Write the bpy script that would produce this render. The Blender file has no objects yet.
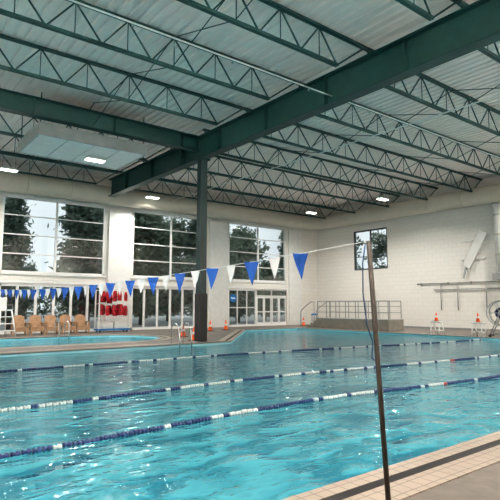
import bpy, math, random
from mathutils import Vector, Matrix
from mathutils.geometry import tessellate_polygon
random.seed(7)
scene=bpy.context.scene
COL=scene.collection
try:
    scene.view_settings.view_transform='Standard'
    scene.view_settings.look='Medium High Contrast'
except Exception: pass

# ---------------------------------------------------------------- materials
def nt(name):
    m=bpy.data.materials.new(name); m.use_nodes=True
    t=m.node_tree; return m,t,t.nodes['Principled BSDF'],t.nodes['Material Output']
def mat(name,col,rough=.5,metal=0,var=.08,scale=6,bump=0,emit=None,es=0,vec='Object',transl=0):
    m,t,p,o=nt(name)
    tc=t.nodes.new('ShaderNodeTexCoord'); n=t.nodes.new('ShaderNodeTexNoise')
    n.inputs['Scale'].default_value=scale; n.inputs['Detail'].default_value=4
    t.links.new(tc.outputs[vec],n.inputs['Vector'])
    r=t.nodes.new('ShaderNodeValToRGB')
    r.color_ramp.elements[0].position=.3; r.color_ramp.elements[1].position=.7
    a=[max(0,c*(1-var)) for c in col]; b=[min(1,c*(1+var)) for c in col]
    r.color_ramp.elements[0].color=(*a,1); r.color_ramp.elements[1].color=(*b,1)
    t.links.new(n.outputs['Fac'],r.inputs['Fac']); t.links.new(r.outputs['Color'],p.inputs['Base Color'])
    p.inputs['Roughness'].default_value=rough; p.inputs['Metallic'].default_value=metal
    if bump:
        bp=t.nodes.new('ShaderNodeBump'); bp.inputs['Strength'].default_value=bump; bp.inputs['Distance'].default_value=.02
        t.links.new(n.outputs['Fac'],bp.inputs['Height']); t.links.new(bp.outputs['Normal'],p.inputs['Normal'])
    if emit:
        p.inputs['Emission Color'].default_value=(*emit,1); p.inputs['Emission Strength'].default_value=es
    if transl:
        tl=t.nodes.new('ShaderNodeBsdfTranslucent'); mx=t.nodes.new('ShaderNodeMixShader'); mx.inputs[0].default_value=transl
        t.links.new(r.outputs['Color'],tl.inputs[0]); t.links.new(p.outputs[0],mx.inputs[1]); t.links.new(tl.outputs[0],mx.inputs[2]); t.links.new(mx.outputs[0],o.inputs[0])
    return m
def brick(name,c1,c2,mortar,w,h,ax=('X','Z'),rough=.6,ms=.01,bump=.3,offset=.5):
    m,t,p,o=nt(name)
    tc=t.nodes.new('ShaderNodeTexCoord'); s=t.nodes.new('ShaderNodeSeparateXYZ'); c=t.nodes.new('ShaderNodeCombineXYZ')
    t.links.new(tc.outputs['Object'],s.inputs[0]); t.links.new(s.outputs[ax[0]],c.inputs['X']); t.links.new(s.outputs[ax[1]],c.inputs['Y'])
    b=t.nodes.new('ShaderNodeTexBrick'); b.offset=offset
    b.inputs['Color1'].default_value=(*c1,1); b.inputs['Color2'].default_value=(*c2,1); b.inputs['Mortar'].default_value=(*mortar,1)
    b.inputs['Scale'].default_value=1; b.inputs['Brick Width'].default_value=w; b.inputs['Row Height'].default_value=h
    b.inputs['Mortar Size'].default_value=ms
    t.links.new(c.outputs[0],b.inputs['Vector']); t.links.new(b.outputs['Color'],p.inputs['Base Color'])
    p.inputs['Roughness'].default_value=rough
    if bump:
        bp=t.nodes.new('ShaderNodeBump'); bp.invert=True; bp.inputs['Strength'].default_value=bump; bp.inputs['Distance'].default_value=.01
        t.links.new(b.outputs['Fac'],bp.inputs['Height']); t.links.new(bp.outputs['Normal'],p.inputs['Normal'])
    return m
def glassmat():
    m,t,p,o=nt('window_glass'); t.nodes.remove(p)
    tr=t.nodes.new('ShaderNodeBsdfTransparent'); tr.inputs[0].default_value=(.93,.96,.96,1)
    g=t.nodes.new('ShaderNodeBsdfGlossy'); g.inputs['Roughness'].default_value=.03
    f=t.nodes.new('ShaderNodeFresnel'); f.inputs[0].default_value=1.45
    x=t.nodes.new('ShaderNodeMixShader')
    t.links.new(f.outputs[0],x.inputs[0]); t.links.new(tr.outputs[0],x.inputs[1]); t.links.new(g.outputs[0],x.inputs[2]); t.links.new(x.outputs[0],o.inputs[0])
    return m
def watermat(name,c1,c2,trans=.4):
    m,t,p,o=nt(name); t.nodes.remove(p); N=t.nodes.new; L=t.links.new
    tc=N('ShaderNodeTexCoord')
    mp=N('ShaderNodeMapping'); mp.inputs['Scale'].default_value=(.75,1.3,1); mp.inputs['Rotation'].default_value=(0,0,.35); L(tc.outputs['Object'],mp.inputs[0])
    n0=N('ShaderNodeTexNoise'); n0.inputs['Scale'].default_value=.35; n0.inputs['Detail'].default_value=2
    n1=N('ShaderNodeTexNoise'); n1.inputs['Scale'].default_value=1.8; n1.inputs['Detail'].default_value=2.5; n1.inputs['Distortion'].default_value=.7
    n2=N('ShaderNodeTexNoise'); n2.inputs['Scale'].default_value=5; n2.inputs['Detail'].default_value=1.5; n2.inputs['Distortion'].default_value=.8
    for q in (n0,n1,n2): L(mp.outputs[0],q.inputs['Vector'])
    mm=N('ShaderNodeMath'); mm.operation='MULTIPLY_ADD'; mm.inputs[1].default_value=.3
    L(n2.outputs['Fac'],mm.inputs[0]); L(n1.outputs['Fac'],mm.inputs[2])
    bp=N('ShaderNodeBump'); bp.inputs['Strength'].default_value=1; bp.inputs['Distance'].default_value=.066
    L(mm.outputs[0],bp.inputs['Height'])
    ma=N('ShaderNodeMath'); ma.operation='MULTIPLY_ADD'; ma.inputs[1].default_value=.7
    L(n0.outputs['Fac'],ma.inputs[0]); L(mm.outputs[0],ma.inputs[2])
    r=N('ShaderNodeValToRGB')
    md=N('ShaderNodeMath'); md.operation='MULTIPLY'; md.inputs[1].default_value=.92; L(ma.outputs[0],md.inputs[0])
    r.color_ramp.elements[0].position=.74; r.color_ramp.elements[1].position=1.0
    r.color_ramp.elements[0].color=(*c1,1); r.color_ramp.elements[1].color=(*c2,1)
    L(md.outputs[0],r.inputs['Fac'])
    d=N('ShaderNodeBsdfDiffuse'); L(r.outputs['Color'],d.inputs[0]); L(bp.outputs[0],d.inputs['Normal'])
    tr=N('ShaderNodeBsdfTransparent'); tr.inputs[0].default_value=(.48,.86,.95,1)
    g=N('ShaderNodeBsdfGlossy'); g.inputs['Roughness'].default_value=.05; L(bp.outputs[0],g.inputs['Normal'])
    f=N('ShaderNodeFresnel'); f.inputs[0].default_value=1.38; L(bp.outputs[0],f.inputs['Normal'])
    x1=N('ShaderNodeMixShader'); x1.inputs[0].default_value=trans; L(d.outputs[0],x1.inputs[1]); L(tr.outputs[0],x1.inputs[2])
    x2=N('ShaderNodeMixShader'); L(f.outputs[0],x2.inputs[0]); L(x1.outputs[0],x2.inputs[1]); L(g.outputs[0],x2.inputs[2]); L(x2.outputs[0],o.inputs[0])
    return m

M=dict(
 cmu_x=brick('painted_block_wall',(.78,.76,.72),(.765,.745,.705),(.68,.66,.625),.6,.3,('X','Z'),ms=.012,bump=.2),
 cmu_y=brick('painted_block_side_wall',(.81,.795,.76),(.79,.775,.74),(.71,.695,.665),.6,.3,('Y','Z'),ms=.012,bump=.2),
 ceil=mat('ceiling_deck',(.94,.82,.775),.6,0,.02,1.5),
 steel=mat('green_steel',(.012,.058,.055),.45,0,.15,3),
 steeld=mat('dark_green_steel',(.010,.046,.045),.45,0,.15,3),
 column=mat('column_green_paint',(.006,.028,.030),.45,0,.15,3),
 duct=mat('cream_duct',(.50,.475,.41),.45,0,.04,2),
 white=mat('white_paint',(.80,.81,.80),.4,0,.04,5),
 dark=mat('dark_grey_frame',(.07,.08,.09),.4,0,.08,5),
 grey=mat('grey_paint',(.30,.31,.31),.45,0,.08,5),
 galv=mat('galvanised_sheet',(.42,.45,.45),.4,.35,.12,3),
 lgrey=mat('light_grey_panel',(.76,.765,.75),.5,0,.05,3),
 chrome=mat('stainless_steel',(.62,.64,.65),.25,.9,.05,9),
 concrete=mat('deck_concrete',(.15,.135,.122),.5,0,.16,5,.25),
 tile=brick('deck_tile',(.38,.325,.275),(.34,.29,.245),(.16,.14,.12),.152,.152,('X','Y'),.35,.006,.2,0),
 tan=mat('tan_concrete',(.30,.285,.255),.6,0,.12,3,.1),
 grate=mat('gutter_grate',(.018,.018,.02),.6,0,.2,20),
 basin=brick('pool_basin_tile',(.28,.68,.78),(.25,.64,.75),(.38,.72,.8),.3,.3,('X','Y'),.4,.006,0,0),
 lineblue=mat('dark_blue_tile',(.01,.05,.14),.5,0,.1,8),
 water=watermat('pool_water_surface',(.018,.20,.29),(.11,.48,.58),.4),
 glass=glassmat(),
 fblue=mat('blue_float_plastic',(.012,.026,.11),.4,0,.1,8),
 fwhite=mat('white_float_plastic',(.50,.55,.55),.4,0,.06,8),
 fred=mat('red_float_plastic',(.4,.05,.05),.35,0,.06,8),
 cable=mat('rope_cable',(.1,.1,.12),.5),
 flagb=mat('blue_pennant_vinyl',(.012,.11,.47),.45,0,.1,6,transl=.3),
 flagw=mat('white_pennant_vinyl',(.86,.88,.9),.45,0,.03,6,transl=.35),
 pole=mat('weathered_steel_pole',(.04,.031,.025),.6,.1,.35,14,.1),
 orange=mat('orange_plastic',(.85,.12,.02),.4,0,.05,8),
 red=mat('red_nylon',(.52,.02,.035),.6,0,.55,6,.2),
 black=mat('black_rubber',(.02,.02,.022),.6,0,.1,8),
 wood=mat('tan_wood',(.42,.26,.155),.5,0,.2,6),
 blue=mat('blue_plastic',(.03,.2,.5),.4,0,.08,6),
 lens=mat('lamp_lens',(.9,.9,.85),.4,0,.01,5,0,(1,.96,.86),9),
 paving=mat('pale_paving',(.40,.41,.40),.8,0,.15,2),
 bark=mat('tree_bark',(.16,.14,.12),.9,0,.3,6,.3),
 leaf=mat('tree_leaves',(.20,.255,.19),.9,0,.15,.6,transl=.4),
 leafb=mat('conifer_leaves',(.165,.225,.18),.9,0,.15,.6,transl=.4),
)

# ---------------------------------------------------------------- builders
class B:
    def __init__(s): s.v=[]; s.f=[]; s.mi=[]; s.cur=0
    def add(s,vs,fs):
        n=len(s.v); s.v+= [tuple(v) for v in vs]; s.f+=[tuple(i+n for i in f) for f in fs]; s.mi+=[s.cur]*len(fs); return s
    def box(s,x0,x1,y0,y1,z0,z1,mtx=None):
        vs=[Vector((x,y,z)) for x in(x0,x1) for y in(y0,y1) for z in(z0,z1)]
        if mtx: vs=[mtx@v for v in vs]
        return s.add(vs,[(0,1,3,2),(4,6,7,5),(0,4,5,1),(2,3,7,6),(0,2,6,4),(1,5,7,3)])
    def beam(s,p0,p1,w,h,up=Vector((0,0,1))):
        p0=Vector(p0);p1=Vector(p1);d=(p1-p0).normalized()
        if abs(d.dot(up))>.98: up=Vector((1,0,0))
        sd=d.cross(up).normalized(); u=sd.cross(d).normalized()
        vs=[]
        for p in(p0,p1):
            for a,b in((-1,-1),(1,-1),(1,1),(-1,1)): vs.append(p+sd*a*w/2+u*b*h/2)
        return s.add(vs,[(0,3,2,1),(4,5,6,7),(0,1,5,4),(1,2,6,5),(2,3,7,6),(3,0,4,7)])
    def tube(s,pts,r,seg=8,closed=False):
        pts=[Vector(p) for p in pts]; n=len(pts); rings=[]
        rr=r if isinstance(r,(list,tuple)) else [r]*n
        prev=None
        for i,p in enumerate(pts):
            if closed: d=(pts[(i+1)%n]-pts[i-1]).normalized()
            elif i==0: d=(pts[1]-p).normalized()
            elif i==n-1: d=(p-pts[i-1]).normalized()
            else: d=((pts[i+1]-p).normalized()+(p-pts[i-1]).normalized()).normalized()
            if prev is None:
                a=Vector((0,0,1)) if abs(d.z)<.9 else Vector((1,0,0)); u=d.cross(a).normalized()
            else: u=(prev-d*prev.dot(d)).normalized()
            prev=u; w=d.cross(u)
            rings.append([p+(u*math.cos(2*math.pi*k/seg)+w*math.sin(2*math.pi*k/seg))*rr[i] for k in range(seg)])
        vs=[v for q in rings for v in q]; fs=[]
        for i in range(n if closed else n-1):
            j=(i+1)%n
            for k in range(seg): fs.append((i*seg+k,i*seg+(k+1)%seg,j*seg+(k+1)%seg,j*seg+k))
        if not closed: fs+= [tuple(range(seg-1,-1,-1)),tuple((n-1)*seg+k for k in range(seg))]
        return s.add(vs,fs)
    def lathe(s,prof,seg=16,o=(0,0,0)):
        o=Vector(o); vs=[];fs=[]
        for r,z in prof:
            for k in range(seg): vs.append(o+Vector((r*math.cos(2*math.pi*k/seg),r*math.sin(2*math.pi*k/seg),z)))
        for i in range(len(prof)-1):
            for k in range(seg): fs.append((i*seg+k,i*seg+(k+1)%seg,(i+1)*seg+(k+1)%seg,(i+1)*seg+k))
        fs+=[tuple(range(seg-1,-1,-1)),tuple((len(prof)-1)*seg+k for k in range(seg))]
        return s.add(vs,fs)
    def make(s,name,m,parent=None,smooth=False,bevel=0,loc=None):
        me=bpy.data.meshes.new(name); me.from_pydata(s.v,[],s.f)
        for mm in (m if isinstance(m,list) else [m]): me.materials.append(mm)
        for p,i in zip(me.polygons,s.mi):
            p.material_index=i; p.use_smooth=smooth
        me.update()
        o=bpy.data.objects.new(name,me); COL.objects.link(o)
        if parent: o.parent=parent
        if loc: o.location=loc
        if bevel:
            b=o.modifiers.new('bevel','BEVEL'); b.width=bevel; b.segments=2; b.limit_method='ANGLE'
        return o
def root(name,label,cat,loc=(0,0,0),rz=0,group=None):
    o=bpy.data.objects.new(name,None); COL.objects.link(o); o.location=loc; o.rotation_euler=(0,0,rz); o.empty_display_size=.2
    o['label']=label; o['category']=cat
    if group: o['group']=group
    return o
def tag(o,label,cat,group=None):
    o['label']=label;o['category']=cat
    if group:o['group']=group
    return o
def struct(o,label=None):
    o['kind']='structure'
    if label:o['label']=label
    return o
def clone(r,loc,rz=None,scale=None,label=None):
    n=r.copy(); COL.objects.link(n); n.location=loc
    if rz is not None: n.rotation_euler=(0,0,rz)
    if scale: n.scale=scale
    if label: n['label']=label
    def rec(a,b):
        for c in a.children:
            d=c.copy(); COL.objects.link(d); d.parent=b; rec(c,d)
    rec(r,n); return n

X0,X1,Y0,Y1=-12,31.2,-2.5,30.5
H=9.60; WZ=-.10

# ---------------------------------------------------------------- shell
def wall(name,axis,pos,th,a0,a1,z0,z1,holes,m):
    b=B(); A=sorted({a0,a1,*[h[0] for h in holes],*[h[1] for h in holes]}); Z=sorted({z0,z1,*[h[2] for h in holes],*[h[3] for h in holes]})
    for i in range(len(A)-1):
        for j in range(len(Z)-1):
            ca=(A[i]+A[i+1])/2; cz=(Z[j]+Z[j+1])/2
            if any(h[0]<ca<h[1] and h[2]<cz<h[3] for h in holes): continue
            if axis=='x': b.box(A[i],A[i+1],pos,pos+th,Z[j],Z[j+1])
            else: b.box(pos,pos+th,A[i],A[i+1],Z[j],Z[j+1])
    return struct(b.make(name,m))
bays=[(-1.1,4.7),(6.35,12.4),(14.2,20.0),(21.9,27.7)]
UP=(3.4,7.8); LO=(0.02,2.8)
wall('wall_back','x',Y1,.35,X0,X1+.35,0,H+.3,[(a,b,*UP) for a,b in bays]+[(a,b,*LO) for a,b in bays],M['cmu_x'])
wall('wall_right','y',X1,.35,Y0,Y1,0,H+.3,[(23.2,26.4,4.3,7.4)],M['cmu_y'])
wall('wall_left','y',X0-.35,.35,Y0,Y1,0,H+.3,[],M['cmu_y'])
wall('wall_front','x',Y0-.35,.35,X0-.35,X1+.35,0,H+.3,[],M['cmu_x'])
k=6
for a,b_ in ((4.85,6.2),(12.55,14.05),(20.15,21.75),(27.9,29.3)):
    struct(B().box(a,b_,Y1-.12,Y1,0,7.7).make('trim_%d'%k,M['lgrey'],bevel=.015)); k+=1

# corrugated ceiling, ribs along Y
b=B(); prof=[]; x=X0
while x<X1:
    prof+=[(x,H),(x+.19,H),(x+.225,H+.06),(x+.285,H+.06),(x+.32,H)]; x+=.32
vs=[];fs=[]
for px,pz in prof: vs+=[(px,Y0,pz),(px,Y1,pz)]
for i in range(len(prof)-1): fs.append((2*i,2*i+1,2*i+3,2*i+2))
b.add(vs,fs); b.box(X0,X1,Y0,Y1,H+.1,H+.3)
struct(b.make('ceiling',M['ceil']))

# pools
main=[(-11,3.27),(24.8,3.27),(24.8,26.2),(20.2,26.2),(13.3,18.3),(-11,18.3)]
leis=[(-6,20.9)]
for k in range(0,7):
    a=-math.pi/2+k*math.pi/6; leis.append((9.6+2.8*math.cos(a),23.7+2.8*math.sin(a)))
leis.append((-6,26.5))
outer=[(X0,Y0),(X1,Y0),(X1,Y1),(X0,Y1)]
def offset(poly,d):
    n=len(poly);out=[]
    for i in range(n):
        p0=Vector(poly[i-1]);p=Vector(poly[i]);p2=Vector(poly[(i+1)%n])
        d1=(p-p0).normalized();d2=(p2-p).normalized()
        n1=Vector((d1.y,-d1.x));n2=Vector((d2.y,-d2.x)); m=(n1+n2).normalized()
        out.append(tuple(p+m*d/max(.4,m.dot(n1))))
    return out
polys=[[Vector((x,y,0)) for x,y in P] for P in (outer,main,leis)]
flat=[v for P in polys for v in P]
tris=tessellate_polygon(polys)
def up(t):
    a,b_,c=[flat[i] for i in t]
    return t if (b_-a).cross(c-a).z>0 else t[::-1]
b=B(); b.add(flat,[up(t) for t in tris]); struct(b.make('floor',M['concrete']))
def ring(poly,d0,d1,z0,z1,name,m,parent=None):
    A=offset(poly,d0);C=offset(poly,d1);n=len(poly);bb=B();vs=[];fs=[]
    for i in range(n): vs+=[(*A[i],z0),(*A[i],z1),(*C[i],z1),(*C[i],z0)]
    for i in range(n):
        j=(i+1)%n
        for k in range(3): fs.append((4*i+k,4*j+k,4*j+k+1,4*i+k+1))
    bb.add(vs,fs); return bb.make(name,m,parent)
def basin(poly,depth,label):
    r=root('pool_basin',label,'swimming pool')
    n=len(poly);bb=B();vs=[];fs=[]
    for x,y in poly: vs+=[(x,y,0),(x,y,-depth)]
    for i in range(n):
        j=(i+1)%n; fs.append((2*i,2*i+1,2*j+1,2*j))
    bb.add(vs,fs); P=[Vector((x,y,-depth)) for x,y in poly]
    bb.add(P,[t for t in tessellate_polygon([P])]); bb.make('basin_shell',M['basin'],r)
    ring(poly,0.0,.19,-.03,.012,'coping',M['tile'],r)
    ring(poly,.19,.31,-.02,.008,'gutter_grate',M['grate'],r)
    ring(poly,.31,.60,-.02,.012,'tile_border',M['tile'],r)
    return r
mb=basin(main,1.7,'large swimming pool basin with pale tile coping')
basin(leis,.9,'small rounded leisure pool basin with tile edge')
for y in (4.8,7.7,11.4,16.2):
    bb=B(); bb.box(-9.5,22.89,y-.13,y+.13,-1.7,-1.69); bb.box(22.89,23.1,y-.5,y+.5,-1.7,-1.69); bb.make('lane_marking',M['lineblue'],mb)
for P,l in((main,'rippling turquoise water filling the lap pool'),(leis,'turquoise water in the small leisure pool')):
    V=[Vector((x,y,WZ)) for x,y in offset(P,-.001)]
    bb=B(); T=tessellate_polygon([V]); fs=[]
    for t in T:
        a,b_,c=[V[i] for i in t]; fs.append(t if (b_-a).cross(c-a).z>0 else t[::-1])
    bb.add(V,fs); o=bb.make('pool_water',M['water']); tag(o,l,'water'); o['kind']='stuff'

# windows
def glazing(name,x0,x1,z0,z1,cols,rows,thick=.12,thin=.06,axis='x',pos=Y1,fm='white'):
    r=bpy.data.objects.new(name,None); COL.objects.link(r); struct(r,'white framed glazing in the block wall')
    r.location=((x0+x1)/2,pos,z0) if axis=='x' else (pos,(x0+x1)/2,z0)
    w=x1-x0;h=z1-z0;f=B()
    def bx(a0,a1,c0,c1,t=.06):
        if axis=='x': f.box(a0-w/2,a1-w/2,.12-t,.12+t,c0,c1)
        else: f.box(.12-t,.12+t,a0-w/2,a1-w/2,c0,c1)
    bx(0,w,0,thick,.08);bx(0,w,h-thick,h,.08);bx(0,thick,0,h,.08);bx(w-thick,w,0,h,.08)
    for i in range(1,cols):
        t=thick if (i*2==cols) else thin; bx(w*i/cols-t/2,w*i/cols+t/2,0,h,.05)
    for j in range(1,rows): bx(0,w,h*j/rows-thin/2,h*j/rows+thin/2,.045)
    f.make('frame',M[fm],r)
    g=B()
    if axis=='x': g.box(-w/2,w/2,.115,.125,0,h)
    else: g.box(.115,.125,-w/2,w/2,0,h)
    g.make('glass',M['glass'],r)
    return r
n=1
for a,b_ in bays: glazing('window_%d'%n,a,b_,*UP,2,4); n+=1
glazing('window_%d'%n,-1.1,4.7,*LO,6,1,.12,.12); n+=1
glazing('window_%d'%n,6.35,12.4,*LO,6,1,.14,.14); n+=1
glazing('window_%d'%n,14.2,20.0,*LO,6,1,.14,.14); n+=1
glazing('window_%d'%n,21.9,24.6,*LO,3,2); n+=1
glazing('window_%d'%n,23.2,26.4,4.3,7.4,2,3,.1,.05,'y',X1,'dark'); n+=1
for k,x in enumerate((24.65,26.2)):
    r=bpy.data.objects.new('door_%d'%(k+1),None); COL.objects.link(r); struct(r,'white framed double glass exit door'); r.location=(x,Y1+.1,.02)
    for s in (0,1):
        f=B(); a=.02+s*.75
        f.box(a,a+.09,0,.06,0,2.2);f.box(a+.63,a+.72,0,.06,0,2.2);f.box(a+.09,a+.63,0,.06,0,.25);f.box(a+.09,a+.63,0,.06,2.1,2.2);f.box(a+.09,a+.63,0,.06,1.0,1.1)
        leaf=f.make('door_leaf',M['white'],r)
        B().box(a+.09,a+.63,.025,.035,.25,2.1).make('door_glass',M['glass'],leaf)
        B().tube([(a+.14,-.01,1.02),(a+.14,-.06,1.02),(a+.58,-.06,1.02),(a+.58,-.01,1.02)],.018).make('push_bar',M['chrome'],leaf)
    f=B();f.box(-.03,.02,-.02,.1,0,2.78);f.box(1.5,1.55,-.02,.1,0,2.78);f.box(0,1.5,-.02,.1,2.22,2.32);f.box(0,1.5,-.02,.1,2.7,2.78)
    f.make('door_frame',M['white'],r)
    B().box(.02,1.5,.03,.04,2.32,2.7).make('transom_glass',M['glass'],r)
for k,(a,b_) in enumerate(bays):
    struct(B().box(a-.1,b_+.1,Y1-.06,Y1+.06,3.30,3.40).make('trim_%d'%(k+1),M['white'],bevel=.01))
struct(B().box(X0,X1,Y1-.02,Y1,2.84,2.95).make('trim_5',M['white']))
struct(B().box(X1-.02,X1,Y0,Y1,0,.12).make('baseboard_right',M['grey']))

# exterior ground
tag(B().box(-60,110,Y1+.4,140,-.4,-.15).make('paved_ground',M['paving']),'pale paved ground outside the windows','paving')['kind']='stuff'
tag(B().box(X1+.4,110,-30,Y1+.4,-.4,-.15).make('paved_ground',M['paving']),'pale paved ground beside the building','paving')['kind']='stuff'
def tree(label,h,w,conifer,loc,n=11000):
    r=root('tree',label,'tree',loc,group='trees outside the windows')
    t=B();pts=[(0,0,0),(.1,.05,h*.3),(-.05,.1,h*.6),(0,0,h*.92)]
    t.tube(pts,[.28,.22,.14,.04],8)
    cl=[]
    for i in range(60):
        z=h*random.uniform(.12,.95); 
        rad=(w*(1-z/h)*1.05+.3) if conifer else w*math.sqrt(max(.05,1-((z-h*.55)/(h*.48))**2))
        a=random.uniform(0,6.28); q=rad*random.uniform(.2,1)
        e=(q*math.cos(a),q*math.sin(a),z); t.tube([(0,0,z*.85),(e[0]*.5,e[1]*.5,z*.95),e],[.07,.05,.02],5); cl.append(e)
    t.make('trunk',M['bark'],r,True)
    f=B()
    for i in range(n):
        c=random.choice(cl) if random.random()<.85 else (0,0,h*random.uniform(.15,.98))
        s=(.7 if conifer else .8)
        p=Vector(c)+Vector([random.gauss(0,.6)*s for _ in range(3)])
        if p.z<.6: continue
        sz=random.uniform(.14,.30); u=Vector([random.gauss(0,1) for _ in range(3)]).normalized(); v=u.orthogonal().normalized()
        f.add([p-u*sz*1.3,p+v*sz*.6,p+u*sz*1.3,p-v*sz*.6],[(0,1,2,3)])
    f.make('foliage',M['leafb'] if conifer else M['leaf'],r)
    return r
tc_=tree('tall dark conifer outside the windows',14,2.2,True,(14.8,41,-.15))
tb_=tree('broadleaf tree with dark foliage outside the windows',11,3.0,False,(20.6,42,-.15))
for x,y,s,k in ((9.0,39.5,.72,'c'),(31,41.5,.85,'b'),(27.5,49.5,1,'b'),(11.5,50.5,.5,'b'),(6.0,48,.52,'b'),(37.5,45,.6,'b'),(3,41,.7,'b'),(43,47,.8,'c'),(19.0,51.0,.95,'c'),(26.2,41,.9,'c'),(-3,44,.9,'b'),(50,44,.7,'b'),(41,38,.95,'b'),(42,29.5,.9,'b')):
    clone(tc_ if k=='c' else tb_,(x,y,-.15),random.uniform(0,6),(s,s,s))
def hedge(x0,x1,y,h):
    f=B()
    for i in range(9000):
        p=Vector((random.uniform(x0,x1),y+random.gauss(0,.5),random.uniform(.2,h)));sz=random.uniform(.1,.24)
        u=Vector([random.gauss(0,1) for _ in range(3)]).normalized(); v=u.orthogonal().normalized()
        f.add([p-u*sz*1.4,p+v*sz*.8,p+u*sz*1.4,p-v*sz*.8],[(0,1,2,3)])
    o=f.make('hedge',M['leaf']); tag(o,'dense dark green hedge outside the windows','hedge'); o['kind']='stuff'
hedge(-6,58,58,3.6)

# ---------------------------------------------------------------- structure steel
BX=12.1
def ibeam(name,p0,p1,z0,z1,fl,label):
    r=root(name,label,'steel beam',(p0[0],p0[1],z0)); d=Vector((p1[0]-p0[0],p1[1]-p0[1],0)); h=z1-z0; t=.04
    B().beam((0,0,h/2),Vector((d.x,d.y,h/2)),.03,h-2*t).make('web',M['steel'],r)
    B().beam((0,0,t/2),Vector((d.x,d.y,t/2)),fl,t).make('bottom_flange',M['steeld'],r)
    B().beam((0,0,h-t/2),Vector((d.x,d.y,h-t/2)),fl,t).make('top_flange',M['steel'],r)
    L=d.length; u=d.normalized(); k=1.3
    sd=u.cross(Vector((0,0,1)))
    while k<L-.3:
        c=u*k; B().beam(c-sd*fl*.46+Vector((0,0,h/2)),c+sd*fl*.46+Vector((0,0,h/2)),.015,h-2*t-.002).make('stiffener',M['steel'],r); k+=3.1
    return r
ibeam('main_girder',(BX,Y0),(BX,29.1),8.15,9.2,.42,'large dark green steel I-beam girder under the roof joists')
ibeam('cross_girder',(X0,18.9),(BX-.25,18.9),8.45,9.15,.26,'dark green steel girder meeting the column')
def column(x,y):
    r=root('column','dark green steel column with black padded base on the pool deck','column',(x,y,0))
    B().box(-.17,.17,-.17,.17,0,8.08).make('shaft',M['column'],r,bevel=.02)
    B().box(-.24,.24,-.24,.24,0,.03).make('base_plate',M['grey'],r)
    B().box(-.21,.21,-.21,.21,.05,2.1).make('safety_pad',M['black'],r,bevel=.03)
    b_=B();b_.box(-.26,.26,-.26,.26,8.08,8.148);b_.make('cap_plate',M['steeld'],r)
column(BX,18.9)
def joist(x0,x1,loc):
    r=root('roof_joist','dark green open web steel roof joist','roof joist',loc,group='roof joists')
    L=x1-x0; tz=1.03
    t=B(); t.box(0,L,-.07,-.012,tz-.075,tz);t.box(0,L,.012,.07,tz-.075,tz); t.make('top_chord',M['steel'],r)
    a=.65
    t=B(); t.box(a,L-1.3,-.06,-.012,0,.085);t.box(a,L-1.3,.012,.06,0,.085); t.make('bottom_chord',M['steel'],r)
    w=B(); w.beam((.05,0,tz-.05),(a+.1,0,.05),.034,.046); e=L-1.3; n=int(round((e-a)/1.5)); p=(e-a)/n
    for i in range(n):
        xa=a+i*p; w.beam((xa,0,.05),(xa+p/2,0,tz-.06),.032,.042); w.beam((xa+p/2,0,tz-.06),(xa+p,0,.05),.032,.042)
        w.beam((xa+p/2,0,.05),(xa+p/2,0,tz-.06),.02,.024)
    w.beam((e,0,.05),(L-.05,0,tz-.05),.034,.046)
    w.make('web',M['steeld'],r)
    return r
YS=[18.9-3.1*k for k in range(6,-4,-1)]   # 0.3 .. 28.2
JZ=8.55
JL=joist(X0+.02,BX-.02,(X0+.02,YS[0],JZ)); JR=joist(BX+.02,X1-.02,(BX+.02,YS[0],JZ))
for y in YS[1:]:
    if abs(y-18.9)>.1: clone(JL,(X0+.02,y,JZ))
    clone(JR,(BX+.02,y,JZ))
for x in (-4,1.5,7,17,22.5,27.5):
    r=root('joist_bridging','thin green steel bridging crossing the roof joists','bracing',(x,0,0),group='joist bridging')
    t=B()
    for i in range(len(YS)-1):
        t.tube([(0,YS[i],JZ+.05),(0,YS[i+1],JZ+.95)],.016,5); t.tube([(0.04,YS[i],JZ+.95),(0.04,YS[i+1],JZ+.05)],.016,5)
    t.make('cross_rods',M['steeld'],r)
for i,(p,q) in enumerate((((X0,11.0,8.46),(29.7,11.0,8.46)),((16.3,Y0,8.44),(16.3,29,8.44)))):
    r=root('sprinkler_pipe','thin white sprinkler pipe hung beneath the roof joists','pipe',p,group='sprinkler pipes')
    d=Vector(q)-Vector(p); B().tube([(0,0,0),d],.024,8).make('pipe',M['white'],r,True)
    k=2
    while k<d.length: 
        c=d.normalized()*k; B().lathe([(.012,0),(.012,-.08),(.035,-.085),(.035,-.1)],8,c).make('sprinkler_head',M['chrome'],r); k+=3
def duct(pts,r0,label,name='air_duct'):
    r=root(name,label,'air duct',pts[0]); o=Vector(pts[0]); P=[Vector(p)-o for p in pts]
    B().tube(P,r0,28).make('duct_body',M['duct'],r,True)
    for i in range(len(P)-1):
        d=P[i+1]-P[i]; n=int(d.length/2.4); u=d.normalized()
        for k in range(1,n+1):
            c=P[i]+u*k*2.4; B().tube([c-u*.03,c+u*.03],r0+.02,28).make('duct_seam',M['duct'],r,True)
duct([(X0+.1,29.7,8.35),(29.2,29.7,8.35),(29.8,29.55,8.35),(30.25,29.15,8.35),(30.4,28.55,8.35),(30.4,Y0+.2,8.35)],.56,'large round cream air duct running along the walls')
r=root('vertical_duct','pale vertical air duct with elbow on the block wall','air duct',(30.72,14.5,0))
B().tube([(0,0,3.5),(0,0,7.2),(-.05,0,7.6),(-.2,0,7.8)],.40,20).make('duct_body',M['lgrey'],r,True)
B().box(-.42,.42,-.50,.50,3.1,3.5).make('grille_collar',M['grey'],r)
for z in(4.6,5.8,7.0): B().tube([(0,0,z),(0,0,z+.06)],.42,20).make('duct_seam',M['duct'],r,True)

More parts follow.
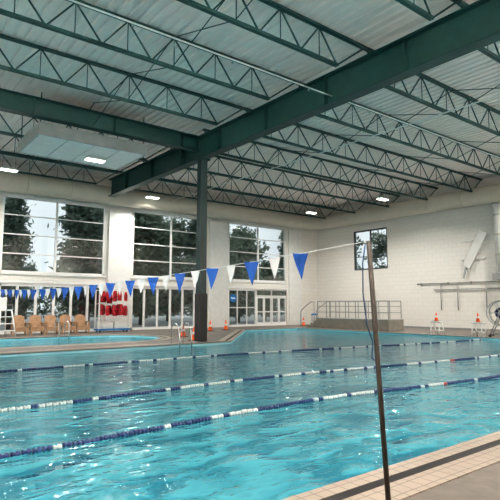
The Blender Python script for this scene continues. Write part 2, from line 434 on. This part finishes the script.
# suspended unit
r=root('suspended_panel_unit','large grey metal box unit hung from the roof joists','ceiling unit',(7.25,20.6,7.95))
f=B()
for a in((-2.2,2.2,-1.5,-1.42),(-2.2,2.2,1.42,1.5)): f.box(*a,-.06,.40)
for a in((-2.2,-2.12,-1.42,1.42),(2.12,2.2,-1.42,1.42)): f.box(*a,-.06,.40)
f.box(-2.12,2.12,-1.42,1.42,.36,.40)
f.make('casing',M['galv'],r)
for i in range(4):
    B().box(-2.11+i*1.06,-1.08+i*1.06,-1.41,1.41,-.05,-.02).make('panel',M['lgrey'],r)
for x in(-2.1,2.1):
    for y in(-1.35,1.35): B().tube([(x,y,.4),(x,y,1.6)],.02,6).make('hanger_rod',M['steeld'],r)

# lamps
lamps=[(7.85,20.75,7.76),(5.8,26.9,8.3),(14.5,28.4,8.3),(26.1,26,8.3),(26.3,19.8,8.3),(-3,23,8.3),(-8,11,8.3),(-3,4,8.3),(4,3.2,8.3),(12.9,2.2,8.0),(20,3,8.3),(27,5,8.3),(28,11.5,8.3)]
def lamp(loc):
    r=root('ceiling_light','white rectangular high bay light hung from roof joists','ceiling light',loc,group='high bay lights')
    B().add([(-.42,-.2,0),(.42,-.2,0),(.42,.2,0),(-.42,.2,0),(-.35,-.12,.12),(.35,-.12,.12),(.35,.12,.12),(-.35,.12,.12)],[(0,3,2,1),(4,5,6,7),(0,1,5,4),(1,2,6,5),(2,3,7,6),(3,0,4,7)]).make('housing',M['white'],r)
    B().box(-.38,.38,-.16,.16,-.03,-.001).make('lens',M['lens'],r)
    for x in(-.3,.3): B().tube([(x,0,.1),(x,0,.15 if loc[2]<7.9 else 1.25)],.012,5).make('hanger_rod',M['grey'],r)
    l=bpy.data.lights.new('lamp','AREA'); l.shape='RECTANGLE'; l.size=.74; l.size_y=.3; l.energy=340; l.color=(1,.95,.865); l.spread=math.radians(150)
    o=bpy.data.objects.new('lamp',l); COL.objects.link(o); o.parent=r; o.location=(0,0,-.04)
    return r
L0=lamp((*lamps[1],))
L1=lamp(lamps[0])
for p in lamps[2:]: clone(L0,p)
def uplight(loc,rz):  # fill lights added on the unseen walls to brighten the ceiling
    r=root('added_fill_light','white trough with fill light added out of view to brighten the ceiling','fill light',loc,rz,group='added fill lights')
    B().add([(-1.1,0,-.25),(1.1,0,-.25),(1.1,0,.1),(-1.1,0,.1),(-1.1,.45,-.05),(1.1,.45,-.05),(1.1,.5,.1),(-1.1,.5,.1)],[(0,1,2,3),(0,4,5,1),(4,7,6,5),(0,3,7,4),(1,5,6,2)]).make('housing',M['white'],r)
    l=bpy.data.lights.new('lamp','AREA'); l.shape='RECTANGLE'; l.size=2.0; l.size_y=.35; l.energy=1300; l.color=(1,.91,.83); l.spread=math.radians(170)
    o=bpy.data.objects.new('lamp',l); COL.objects.link(o); o.parent=r; o.location=(0,.26,.09); o.rotation_euler=(math.pi+math.radians(38),0,0)
    return r
U0=uplight((-8,Y0+.02,5.2),0)
for x in(-1,6,13,20,27): clone(U0,(x,Y0+.02,5.2),0)
for y in(6,13,20): clone(U0,(X0+.02,y,5.2),-math.pi/2)

# ---------------------------------------------------------------- lane ropes
def fmesh(name,m):
    b_=B(); pr=[(.016,-.050),(.034,-.048),(.038,-.03),(.022,-.02),(.022,.0),(.038,.012),(.038,.03),(.034,.048),(.016,.050)]
    b_.lathe(pr,10); me=bpy.data.meshes.new(name); 
    me.from_pydata([(z,x,y) for x,y,z in b_.v],[],b_.f); me.materials.append(m)
    for p in me.polygons: p.use_smooth=True
    return me,b_
FB,fb=fmesh('blue_float',M['fblue']); FW,_=fmesh('white_float',M['fwhite']); FR,_=fmesh('red_float',M['fred'])
def interp(P,x):
    for (a,ya),(c,yc) in zip(P,P[1:]):
        if a<=x<=c:
            t=(x-a)/(c-a); t=t*t*(3-2*t); return ya+(yc-ya)*t
    return P[-1][1]
def rope(path,xs,x_start,reds,label):
    z=WZ+.012; ox=24.7;oy=path[-1][1]; r=root('lane_rope',label,'lane rope',(ox,oy,z),group='lane ropes')
    pts=[(x_-ox,interp(path,x_)-oy,0) for x_ in [-10.9+k*.5 for k in range(72)]]
    B().tube(pts,.012,6).make('cable',M['cable'],r)
    def kind(x,i_):
        if any(a<=x<c for a,c in reds): return 2
        w=int((x+40)/1.3)%2
        for i,(a,c) in enumerate(zip(xs,xs[1:])):
            if a<=x<c: w=i%2;break
        if w==1: return 0 if i_%6==5 else 1
        return 1 if i_%13==5 else 0
    rest=B(); x=-10.8; cnt=0; idx=0
    while x<24.6:
        y=interp(path,x); dy=(interp(path,min(24.7,x+.1))-y)/.1
        if x>=x_start and cnt<100:
            o=bpy.data.objects.new('float',(FB,FW,FR)[kind(x,idx)]); COL.objects.link(o); o.parent=r
            o.location=(x-ox,y-oy,random.uniform(-.006,.006)); o.rotation_euler=(0,0,math.atan(dy)); cnt+=1
        else:
            rest.cur=kind(x,idx); rest.add([(a[2]+x-ox,a[0]+y-oy,a[1]) for a in fb.v],fb.f)
        x+=.118; idx+=1
    o=rest.make('distant_floats',[M['fblue'],M['fwhite'],M['fred']],r,True); o['kind']='stuff'
rope([(-11,5.9),(1.4,6.35),(6.3,6.6),(12.2,6.05),(24.8,5.9)],[-11,-5,-4,4.4,5.4,6.9,8.4,9.4,10.4,12],1.2,[(10.1,10.3)],'floating lane rope with dark blue and white discs')
rope([(-11,8.8),(2,9.05),(7.3,9.3),(17,8.5),(24.8,8.6)],[-11,0,3.2,5.4,7.1,8.0,9.4,9.9,11.3,12.6,14.2],1.8,[(14.5,14.7)],'floating lane rope with dark blue and white discs')
rope([(-11,14),(3.1,14.3),(9.1,14.3),(23.6,12.9),(24.8,12.9)],[-11,2,2.2,4.6,5.6,7.0,9.6,11,13,15,16.5],3,[],'floating lane rope with dark blue and white discs')

# ---------------------------------------------------------------- flag line + poles
PB=Vector((3.32,2.52,0)); PT=Vector((3.275,2.615,2.115))
def fpole(base,top,label):
    r=root('flag_pole',label,'pole',base); t=top-base
    B().tube([(0,0,0),t*.5,t],.0205,14).make('pole_shaft',M['pole'],r,True)
    B().lathe([(.06,0),(.06,.012),(.034,.018),(.034,.05)],16).make('floor_socket',M['pole'],r)
    B().tube([t+Vector((0,0,-.03)),t+Vector((0,.03,.0)),t+Vector((0,.06,-.02)),t+Vector((0,.04,-.05))],.004,6).make('hook',M['chrome'],r)
    c=B(); c.tube([t*.99+Vector((-.02,.02,0)),t*.96+Vector((-.04,.04,-.1)),t*.8+Vector((-.07,.04,0)),t*.68+Vector((-.05,.04,0)),t*.62+Vector((0,.035,0)),t*.56+Vector((-.03,.03,0)),t*.55+Vector((0.01,.035,0))],.0055,6)
    c.make('loose_cord',M['lineblue'],r,True)
fpole(PB,PT,'weathered dark steel flag pole standing on the tiled deck')
PB2=Vector((3.3,18.98,0));PT2=Vector((3.3,18.96,2.2))
fpole(PB2,PT2,'weathered dark steel flag pole on the opposite deck')
r=root('pennant_line','backstroke flag line with blue and white triangular pennants','pennant line',PT)
def sp(t):
    p=PT.lerp(PT2,t); p.z=PT.z+(PT2.z-PT.z)*t-.22*4*t*(1-t)*(1.0); return p-PT
B().tube([sp(k/40) for k in range(41)],.003,5).make('string',M['flagw'],r)
Ltot=(PT2-PT).length; k=0; y=.80
while y<Ltot-.4:
    t=y/Ltot; p=sp(t); w=.078 if k%2==0 else .06; tw=random.uniform(-.4,.4)
    if k%2: tw-=.35
    ca=math.cos(tw-.6)*w; sa=math.sin(tw-.6)*w; sw=random.uniform(-.02,.02)
    b_=B(); q=Vector((sw,random.uniform(-.01,.01),-.25 if k%2==0 else -.21)); 
    A=p+Vector((-ca,-sa,0)); C=p+Vector((ca,sa,0)); mid=p+Vector((.012,.012,-.1)); D=p+q
    b_.add([A,p+Vector((.008,.008,0)),C,p+Vector((-ca*.55,-sa*.55,-.11)),mid,p+Vector((ca*.55,sa*.55,-.11)),D],[(0,1,4,3),(1,2,5,4),(3,4,6),(4,5,6)])
    b_.make('pennant',M['flagb'] if k%2==0 else M['flagw'],r,True); k+=1; y+=.368

# ---------------------------------------------------------------- deck things
def cone(loc,label):
    r=root('traffic_cone',label,'traffic cone',loc,group='orange safety cones')
    B().box(-.19,.19,-.19,.19,0,.03).make('cone_base',M['black'],r,bevel=.01)
    B().lathe([(.15,.03),(.13,.06),(.09,.28),(.085,.3),(.03,.62),(.02,.64)],16).make('cone_body',M['orange'],r,True)
    B().lathe([(.098,.27),(.078,.40)],16).make('reflective_band',M['white'],r,True)
    return r
c0=cone((13.3,22.4,0),'orange traffic cone standing on the pool deck')
for p in((12.3,19.75,0),(17.6,26.4,0),(19.2,27.0,0),(28.0,28.9,0)): clone(c0,p)
def grab(loc,rz):
    r=root('pool_grab_rail','curved stainless steel pool grab rail at the pool edge','grab rail',loc,rz,group='pool grab rails')
    pts=[(0,.5,0),(0,.5,.6),(0,.45,.78),(0,.3,.86),(0,.05,.82),(0,-.12,.6),(0,-.2,.2),(0,-.22,-.4)]
    B().tube(pts,.024,10).make('rail_tube',M['chrome'],r,True)
    B().lathe([(.06,.0),(.06,.02),(.03,.03)],12,(0,.5,0)).make('escutcheon',M['chrome'],r)
    return r
g0=grab((10.6,18.3,0),0); clone(g0,(11.15,18.3,0))
clone(g0,(8.4,26.5,0),0); clone(g0,(8.9,26.5,0),0)

def chair(loc,rz):
    r=root('armchair','tan wooden slatted armchair beside the glazed wall','chair',loc,rz,group='wooden armchairs')
    t=B()
    for i in range(5): t.box(-.29,.29,-.32+i*.12,-.21+i*.12,.40,.425)
    t.make('seat',M['wood'],r)
    B().box(-.30,.30,-.33,-.30,.18,.40).make('front_apron',M['wood'],r,bevel=.005)
    t=B(); mt=Matrix.Translation((0,.27,.42))@Matrix.Rotation(-.25,4,'X')
    for i in range(5): t.box(-.295+i*.119,-.181+i*.119,-.012,.012,0,.66-.02*abs(i-2)**2,mt)
    t.box(-.295,.295,.012,.03,.12,.18,mt);t.box(-.295,.295,.012,.03,.45,.51,mt); t.make('backrest',M['wood'],r)
    for x in(-.34,.34):
        for y in(-.28,.28): B().box(x-.04,x+.04,y-.045,y+.045,0,.62).make('leg',M['wood'],r)
        B().box(x-.06,x+.06,-.38,.34,.62,.66).make('armrest',M['wood'],r,bevel=.008)
    return r
ch=chair((7.25,29.2,0),.0)
for x in(8.1,8.92,9.75,10.58): clone(ch,(x,29.2,0),random.uniform(-.05,.05))

# life jacket rack
RX,RY=12.45,29.25
r=root('life_jacket_rack','white metal rack on blue base holding red life jackets','rack',(RX,RY,0))
for x in(-.95,.95):
    for y in(-.3,.3): B().box(x-.035,x+.035,y-.035,y+.035,0.1,2.5).make('upright',M['white'],r)
t=B()
for z in(.80,1.65,2.45):
    t.box(-.92,.92,-.33,-.28,z,z+.03);t.box(-.92,.92,.28,.33,z,z+.03);t.tube([(-.92,-.15,z+.02),(.92,-.15,z+.02)],.02,6).tube([(-.92,.15,z+.02),(.92,.15,z+.02)],.02,6)
t.make('rails',M['white'],r); B().box(-1,1,-.35,.35,.1,.2).make('base_tray',M['blue'],r)
for x in(-.46,.46): B().box(x-.42,x+.42,-.26,.26,.2,.62).make('storage_bin',M['white'],r,bevel=.03)
for x in(-.85,.85):
    for y in (-.25,.25): B().tube([(x-.03,y,.05),(x+.03,y,.05)],.05,10).make('caster',M['black'],r)
def vest(loc,rz):
    r=root('life_jacket','red nylon life jacket hanging on the white rack','life jacket',loc,rz,group='red life jackets')
    t=B()
    for s in(-1,1):
        t.add([(s*.02,-.09,-.62),(s*.2,-.08,-.60),(s*.22,-.08,-.3),(s*.15,-.06,-.08),(s*.10,-.05,0),(s*.05,-.06,-.1),(s*.02,-.09,-.22),
               (s*.02,.0,-.62),(s*.2,.0,-.60),(s*.22,.0,-.3),(s*.15,.02,-.08),(s*.10,.02,0),(s*.05,.0,-.1),(s*.02,.0,-.22)],
              [(0,1,2,3,4,5,6),(13,12,11,10,9,8,7)]+[(i,(i+1)%7,(i+1)%7+7,i+7) for i in range(7)])
    t.add([(-.2,.02,-.6),(.2,.02,-.6),(.21,.03,-.3),(.13,.03,0),(-.13,.03,0),(-.21,.03,-.3),(-.2,.11,-.6),(.2,.11,-.6),(.21,.12,-.3),(.13,.09,0),(-.13,.09,0),(-.21,.12,-.3)],
          [(0,1,2,3,4,5),(11,10,9,8,7,6)]+[(i,(i+1)%6,(i+1)%6+6,i+6) for i in range(6)])
    t.make('vest_body',M['red'],r,bevel=.02)
    B().box(-.22,.22,-.10,-.085,-.36,-.33).box(-.22,.22,-.10,-.085,-.52,-.49).make('strap',M['black'],r)
    return r
v0=None
for z in(1.66,2.46):
    for yy,n_,off in((-.17,5,0),(.14,3,.2)):
        for i in range(n_):
            p=(RX-.74+off+i*.37+random.uniform(-.04,.04),RY+yy,z-random.uniform(-.02,.16)); a=random.choice((-1.2,.9,1.3,1.1,-.9)); s=random.uniform(.85,1.1)
            if v0 is None: v0=vest(p,a)
            else: clone(v0,p,a,(s,s,s))
def guard(loc,rz,label,s=1):
    r=root('lifeguard_chair',label,'lifeguard chair',loc,rz)
    t=B()
    for x in(-1,1):
        for y in(-1,1): t.tube([(x*.45,y*.5,0),(x*.3,y*.28,1.3)],.035,8)
    for z in(.3,.65,1.0):
        k=1-z*.3; t.tube([(-.45*k-.02,-.5*k,z),(.45*k+.02,-.5*k,z)],.025,8)
    t.make('frame',M['white'],r,True)
    B().box(-.34,.34,-.3,.3,1.3,1.36).make('seat',M['white'],r,bevel=.02)
    B().box(-.34,.34,.26,.32,1.36,2.0).make('backrest',M['white'],r,bevel=.03)
    for x in(-.36,.36): B().tube([(x,-.25,1.36),(x,-.25,1.6),(x,.28,1.6)],.02,8).make('armrest',M['chrome'],r,True)
    r.scale=(s,s,s); return r
guard((6.2,28.4,0),.3,'white lifeguard chair standing near the glazed wall')
r=root('round_sign','round blue sign with white wave symbol on the glazing','sign',(22.35,Y1+.03,2.1))
B().add([(0.3*math.cos(a*math.pi/16),y,.3*math.sin(a*math.pi/16)) for y in(-.02,0) for a in range(32)],[tuple(range(32))]+[(i,(i+1)%32,(i+1)%32+32,i+32) for i in range(32)]).make('sign_disc',M['blue'],r)
B().tube([(-.2+k*.04,-.025,.04*math.sin(k*1.2)) for k in range(11)],.03,6).make('wave_symbol',M['white'],r)

# ---------------------------------------------------------------- right side platform with rails
PXa=25.9
r=root('raised_platform','raised grey concrete platform with steps at pool end','platform',(PXa,19.3,0))
B().box(0,1.5,0,6.2,0,.66).make('platform_block',M['tan'],r,bevel=.02)
for k in range(3): B().box(.1,1.4,6.2+k*.32,6.52+k*.32,0,.5-.16*k).make('step',M['tan'],r,bevel=.01)
B().box(-.02,1.52,-.02,6.2,.66,.70).make('platform_edge',M['grey'],r)
def railing(pts,label,h=1.15):
    o=Vector(pts[0]); r=root('handrail',label,'railing',o,group='platform railings'); P=[Vector(p)-o for p in pts]
    B().tube([p+Vector((0,0,h)) for p in P],.032,8).make('top_rail',M['grey'],r)
    for q in(.36,.7): B().tube([p+Vector((0,0,h*q)) for p in P],.022,8).make('middle_rail',M['grey'],r)
    for a,c in zip(P,P[1:]):
        n=max(1,int((c-a).length/.8))
        for k in range(n+1):
            if k==n and c is not P[-1]: continue
            q=a.lerp(c,k/n); B().tube([q,q+Vector((0,0,h))],.03,8).make('post',M['grey'],r)
railing([(26.0,19.4,.70),(26.0,25.4,.70)],'grey metal railing along the platform edge')
railing([(27.3,19.4,.70),(27.3,25.4,.70)],'grey metal railing along rear of platform')
for x in(25.85,27.45):
    r=root('stair_rail','grey metal rail beside the platform steps','railing',(x,25.6,0),group='platform railings')
    B().tube([(0,0,0),(0,0,1.8),(0,.25,1.85),(0,1.2,1.3),(0,1.35,1.1),(0,1.35,0)],.03,8).make('rail_tube',M['grey'],r,True)
# wall pipes
r=root('wall_pipes','grey pipe rack fixed along the white block wall','pipe rack',(X1-.1,13.2,0))
for z,a,c in((3.05,0,7.5),(2.62,.6,6.2)): B().tube([(0,a,z),(0,c,z)],.035,8).make('horizontal_pipe',M['grey'],r,True)
for y in(5.7,4.5,2.6): B().tube([(-.03,y,1.25),(-.03,y,3.05)],.035,8).make('vertical_pipe',M['grey'],r,True)
for y in(1,3.6,5.2,7.2): B().box(.0,.1,y-.03,y+.03,2.95,3.12).make('bracket',M['grey'],r)
r=root('folding_wall_panel','pale folded diagonal panel arm mounted on the block wall','wall panel',(X1-.1,16.6,0))
t=B(); t.beam((-.1,-.85,6.2),(-.1,.4,4.0),.14,.55)
t.make('folding_arm',M['lgrey'],r,bevel=.03)
B().beam((-.1,.4,4.1),(-.1,.6,3.3),.08,.1).make('arm_strut',M['galv'],r)
for z in (4.5,5.7): B().box(-.02,.1,-.8,.8,z,z+.08).make('mounting_plate',M['lgrey'],r)
def block(loc,rz):
    r=root('starting_block','white steel starting block with orange cone set on it','starting block',loc,rz,group='starting blocks')
    t=B()
    for y in(-.25,.25):
        t.tube([(-.22,y,0),(-.12,y,.62)],.03,8);t.tube([(.35,y,0),(.12,y,.66)],.03,8);t.tube([(-.18,y,.22),(.28,y,.22)],.022,8)
    t.tube([(.28,-.25,.22),(.28,.25,.22)],.022,8)
    t.make('frame',M['white'],r,True)
    mt=Matrix.Translation((0,0,.66))@Matrix.Rotation(.1,4,'Y'); B().box(-.28,.28,-.3,.3,0,.05,mt).make('platform_top',M['white'],r,bevel=.015)
    return r
s0=block((25.35,13.4,0),0); clone(s0,(25.35,15.75,0))
for p in((25.35,13.4,.72),(25.35,15.75,.72)): clone(c0,p,scale=(.8,.8,.75),label='orange traffic cone sitting on a white starting block')
# lane rope storage reel
r=root('rope_storage_reel','round wheeled storage reel for lane ropes on the deck','storage reel',(26.1,12.55,0),.35)
for x in(-.55,.55):
    w_=B(); w_.tube([(x,.62*math.cos(a*math.pi/12),1.2+.62*math.sin(a*math.pi/12)) for a in range(24)],.035,8,True)
    for a in range(6): w_.tube([(x,0,1.2),(x,.62*math.cos(a*math.pi/3),1.2+.62*math.sin(a*math.pi/3))],.02,6)
    w_.make('reel_wheel',M['galv'],r,True)
    l_=B(); l_.tube([(x*1.15,-.5,.14),(x*1.15,0,1.2),(x*1.15,.5,.14)],.03,8); l_.tube([(x*1.15,-.5,.14),(x*1.15,.5,.14)],.03,8); l_.make('side_frame',M['grey'],r,True)
    for y in(-.5,.5): B().tube([(x*1.15-.03,y,.07),(x*1.15+.03,y,.07)],.07,12).make('caster',M['black'],r,True)
B().tube([(-.68,0,1.2),(.68,0,1.2)],.035,10).make('axle',M['grey'],r,True)
B().tube([(-.48+.96*k/60,.24*math.cos(k*1.1),1.2+.24*math.sin(k*1.1)) for k in range(61)],.045,6).make('wound_rope',M['fblue'],r,True)
for y in(-.5,.5): B().tube([(-.63,y,.14),(.63,y,.14)],.025,8).make('cross_bar',M['grey'],r,True)
r=root('waste_bin','white plastic waste bin with blue lid by the wall','waste bin',(28.9,28.6,0))
B().lathe([(.22,0),(.27,.75),(.28,.8)],20).make('bin_body',M['white'],r,True)
B().lathe([(.29,.8),(.28,.86),(.12,.95),(.02,.96)],20).make('bin_lid',M['blue'],r,True)

# ---------------------------------------------------------------- world, camera
w=bpy.data.worlds.new('overcast'); scene.world=w; w.use_nodes=True; t=w.node_tree; bg=t.nodes['Background']
tc=t.nodes.new('ShaderNodeTexCoord'); n=t.nodes.new('ShaderNodeTexNoise'); n.inputs['Scale'].default_value=3; n.inputs['Detail'].default_value=5
rp=t.nodes.new('ShaderNodeValToRGB'); rp.color_ramp.elements[0].color=(.70,.76,.80,1); rp.color_ramp.elements[1].color=(.90,.93,.96,1)
rp.color_ramp.elements[0].position=.35; rp.color_ramp.elements[1].position=.6
t.links.new(tc.outputs['Generated'],n.inputs['Vector']); t.links.new(n.outputs['Fac'],rp.inputs['Fac']); t.links.new(rp.outputs['Color'],bg.inputs['Color']); bg.inputs['Strength'].default_value=1.1
cam=bpy.data.cameras.new('camera'); co=bpy.data.objects.new('camera',cam); COL.objects.link(co)
co.location=(0,0,1.6); co.rotation_euler=(math.radians(96.19),0,math.radians(-38.12)); cam.lens=36.5; cam.sensor_width=36; cam.clip_end=400
scene.camera=co
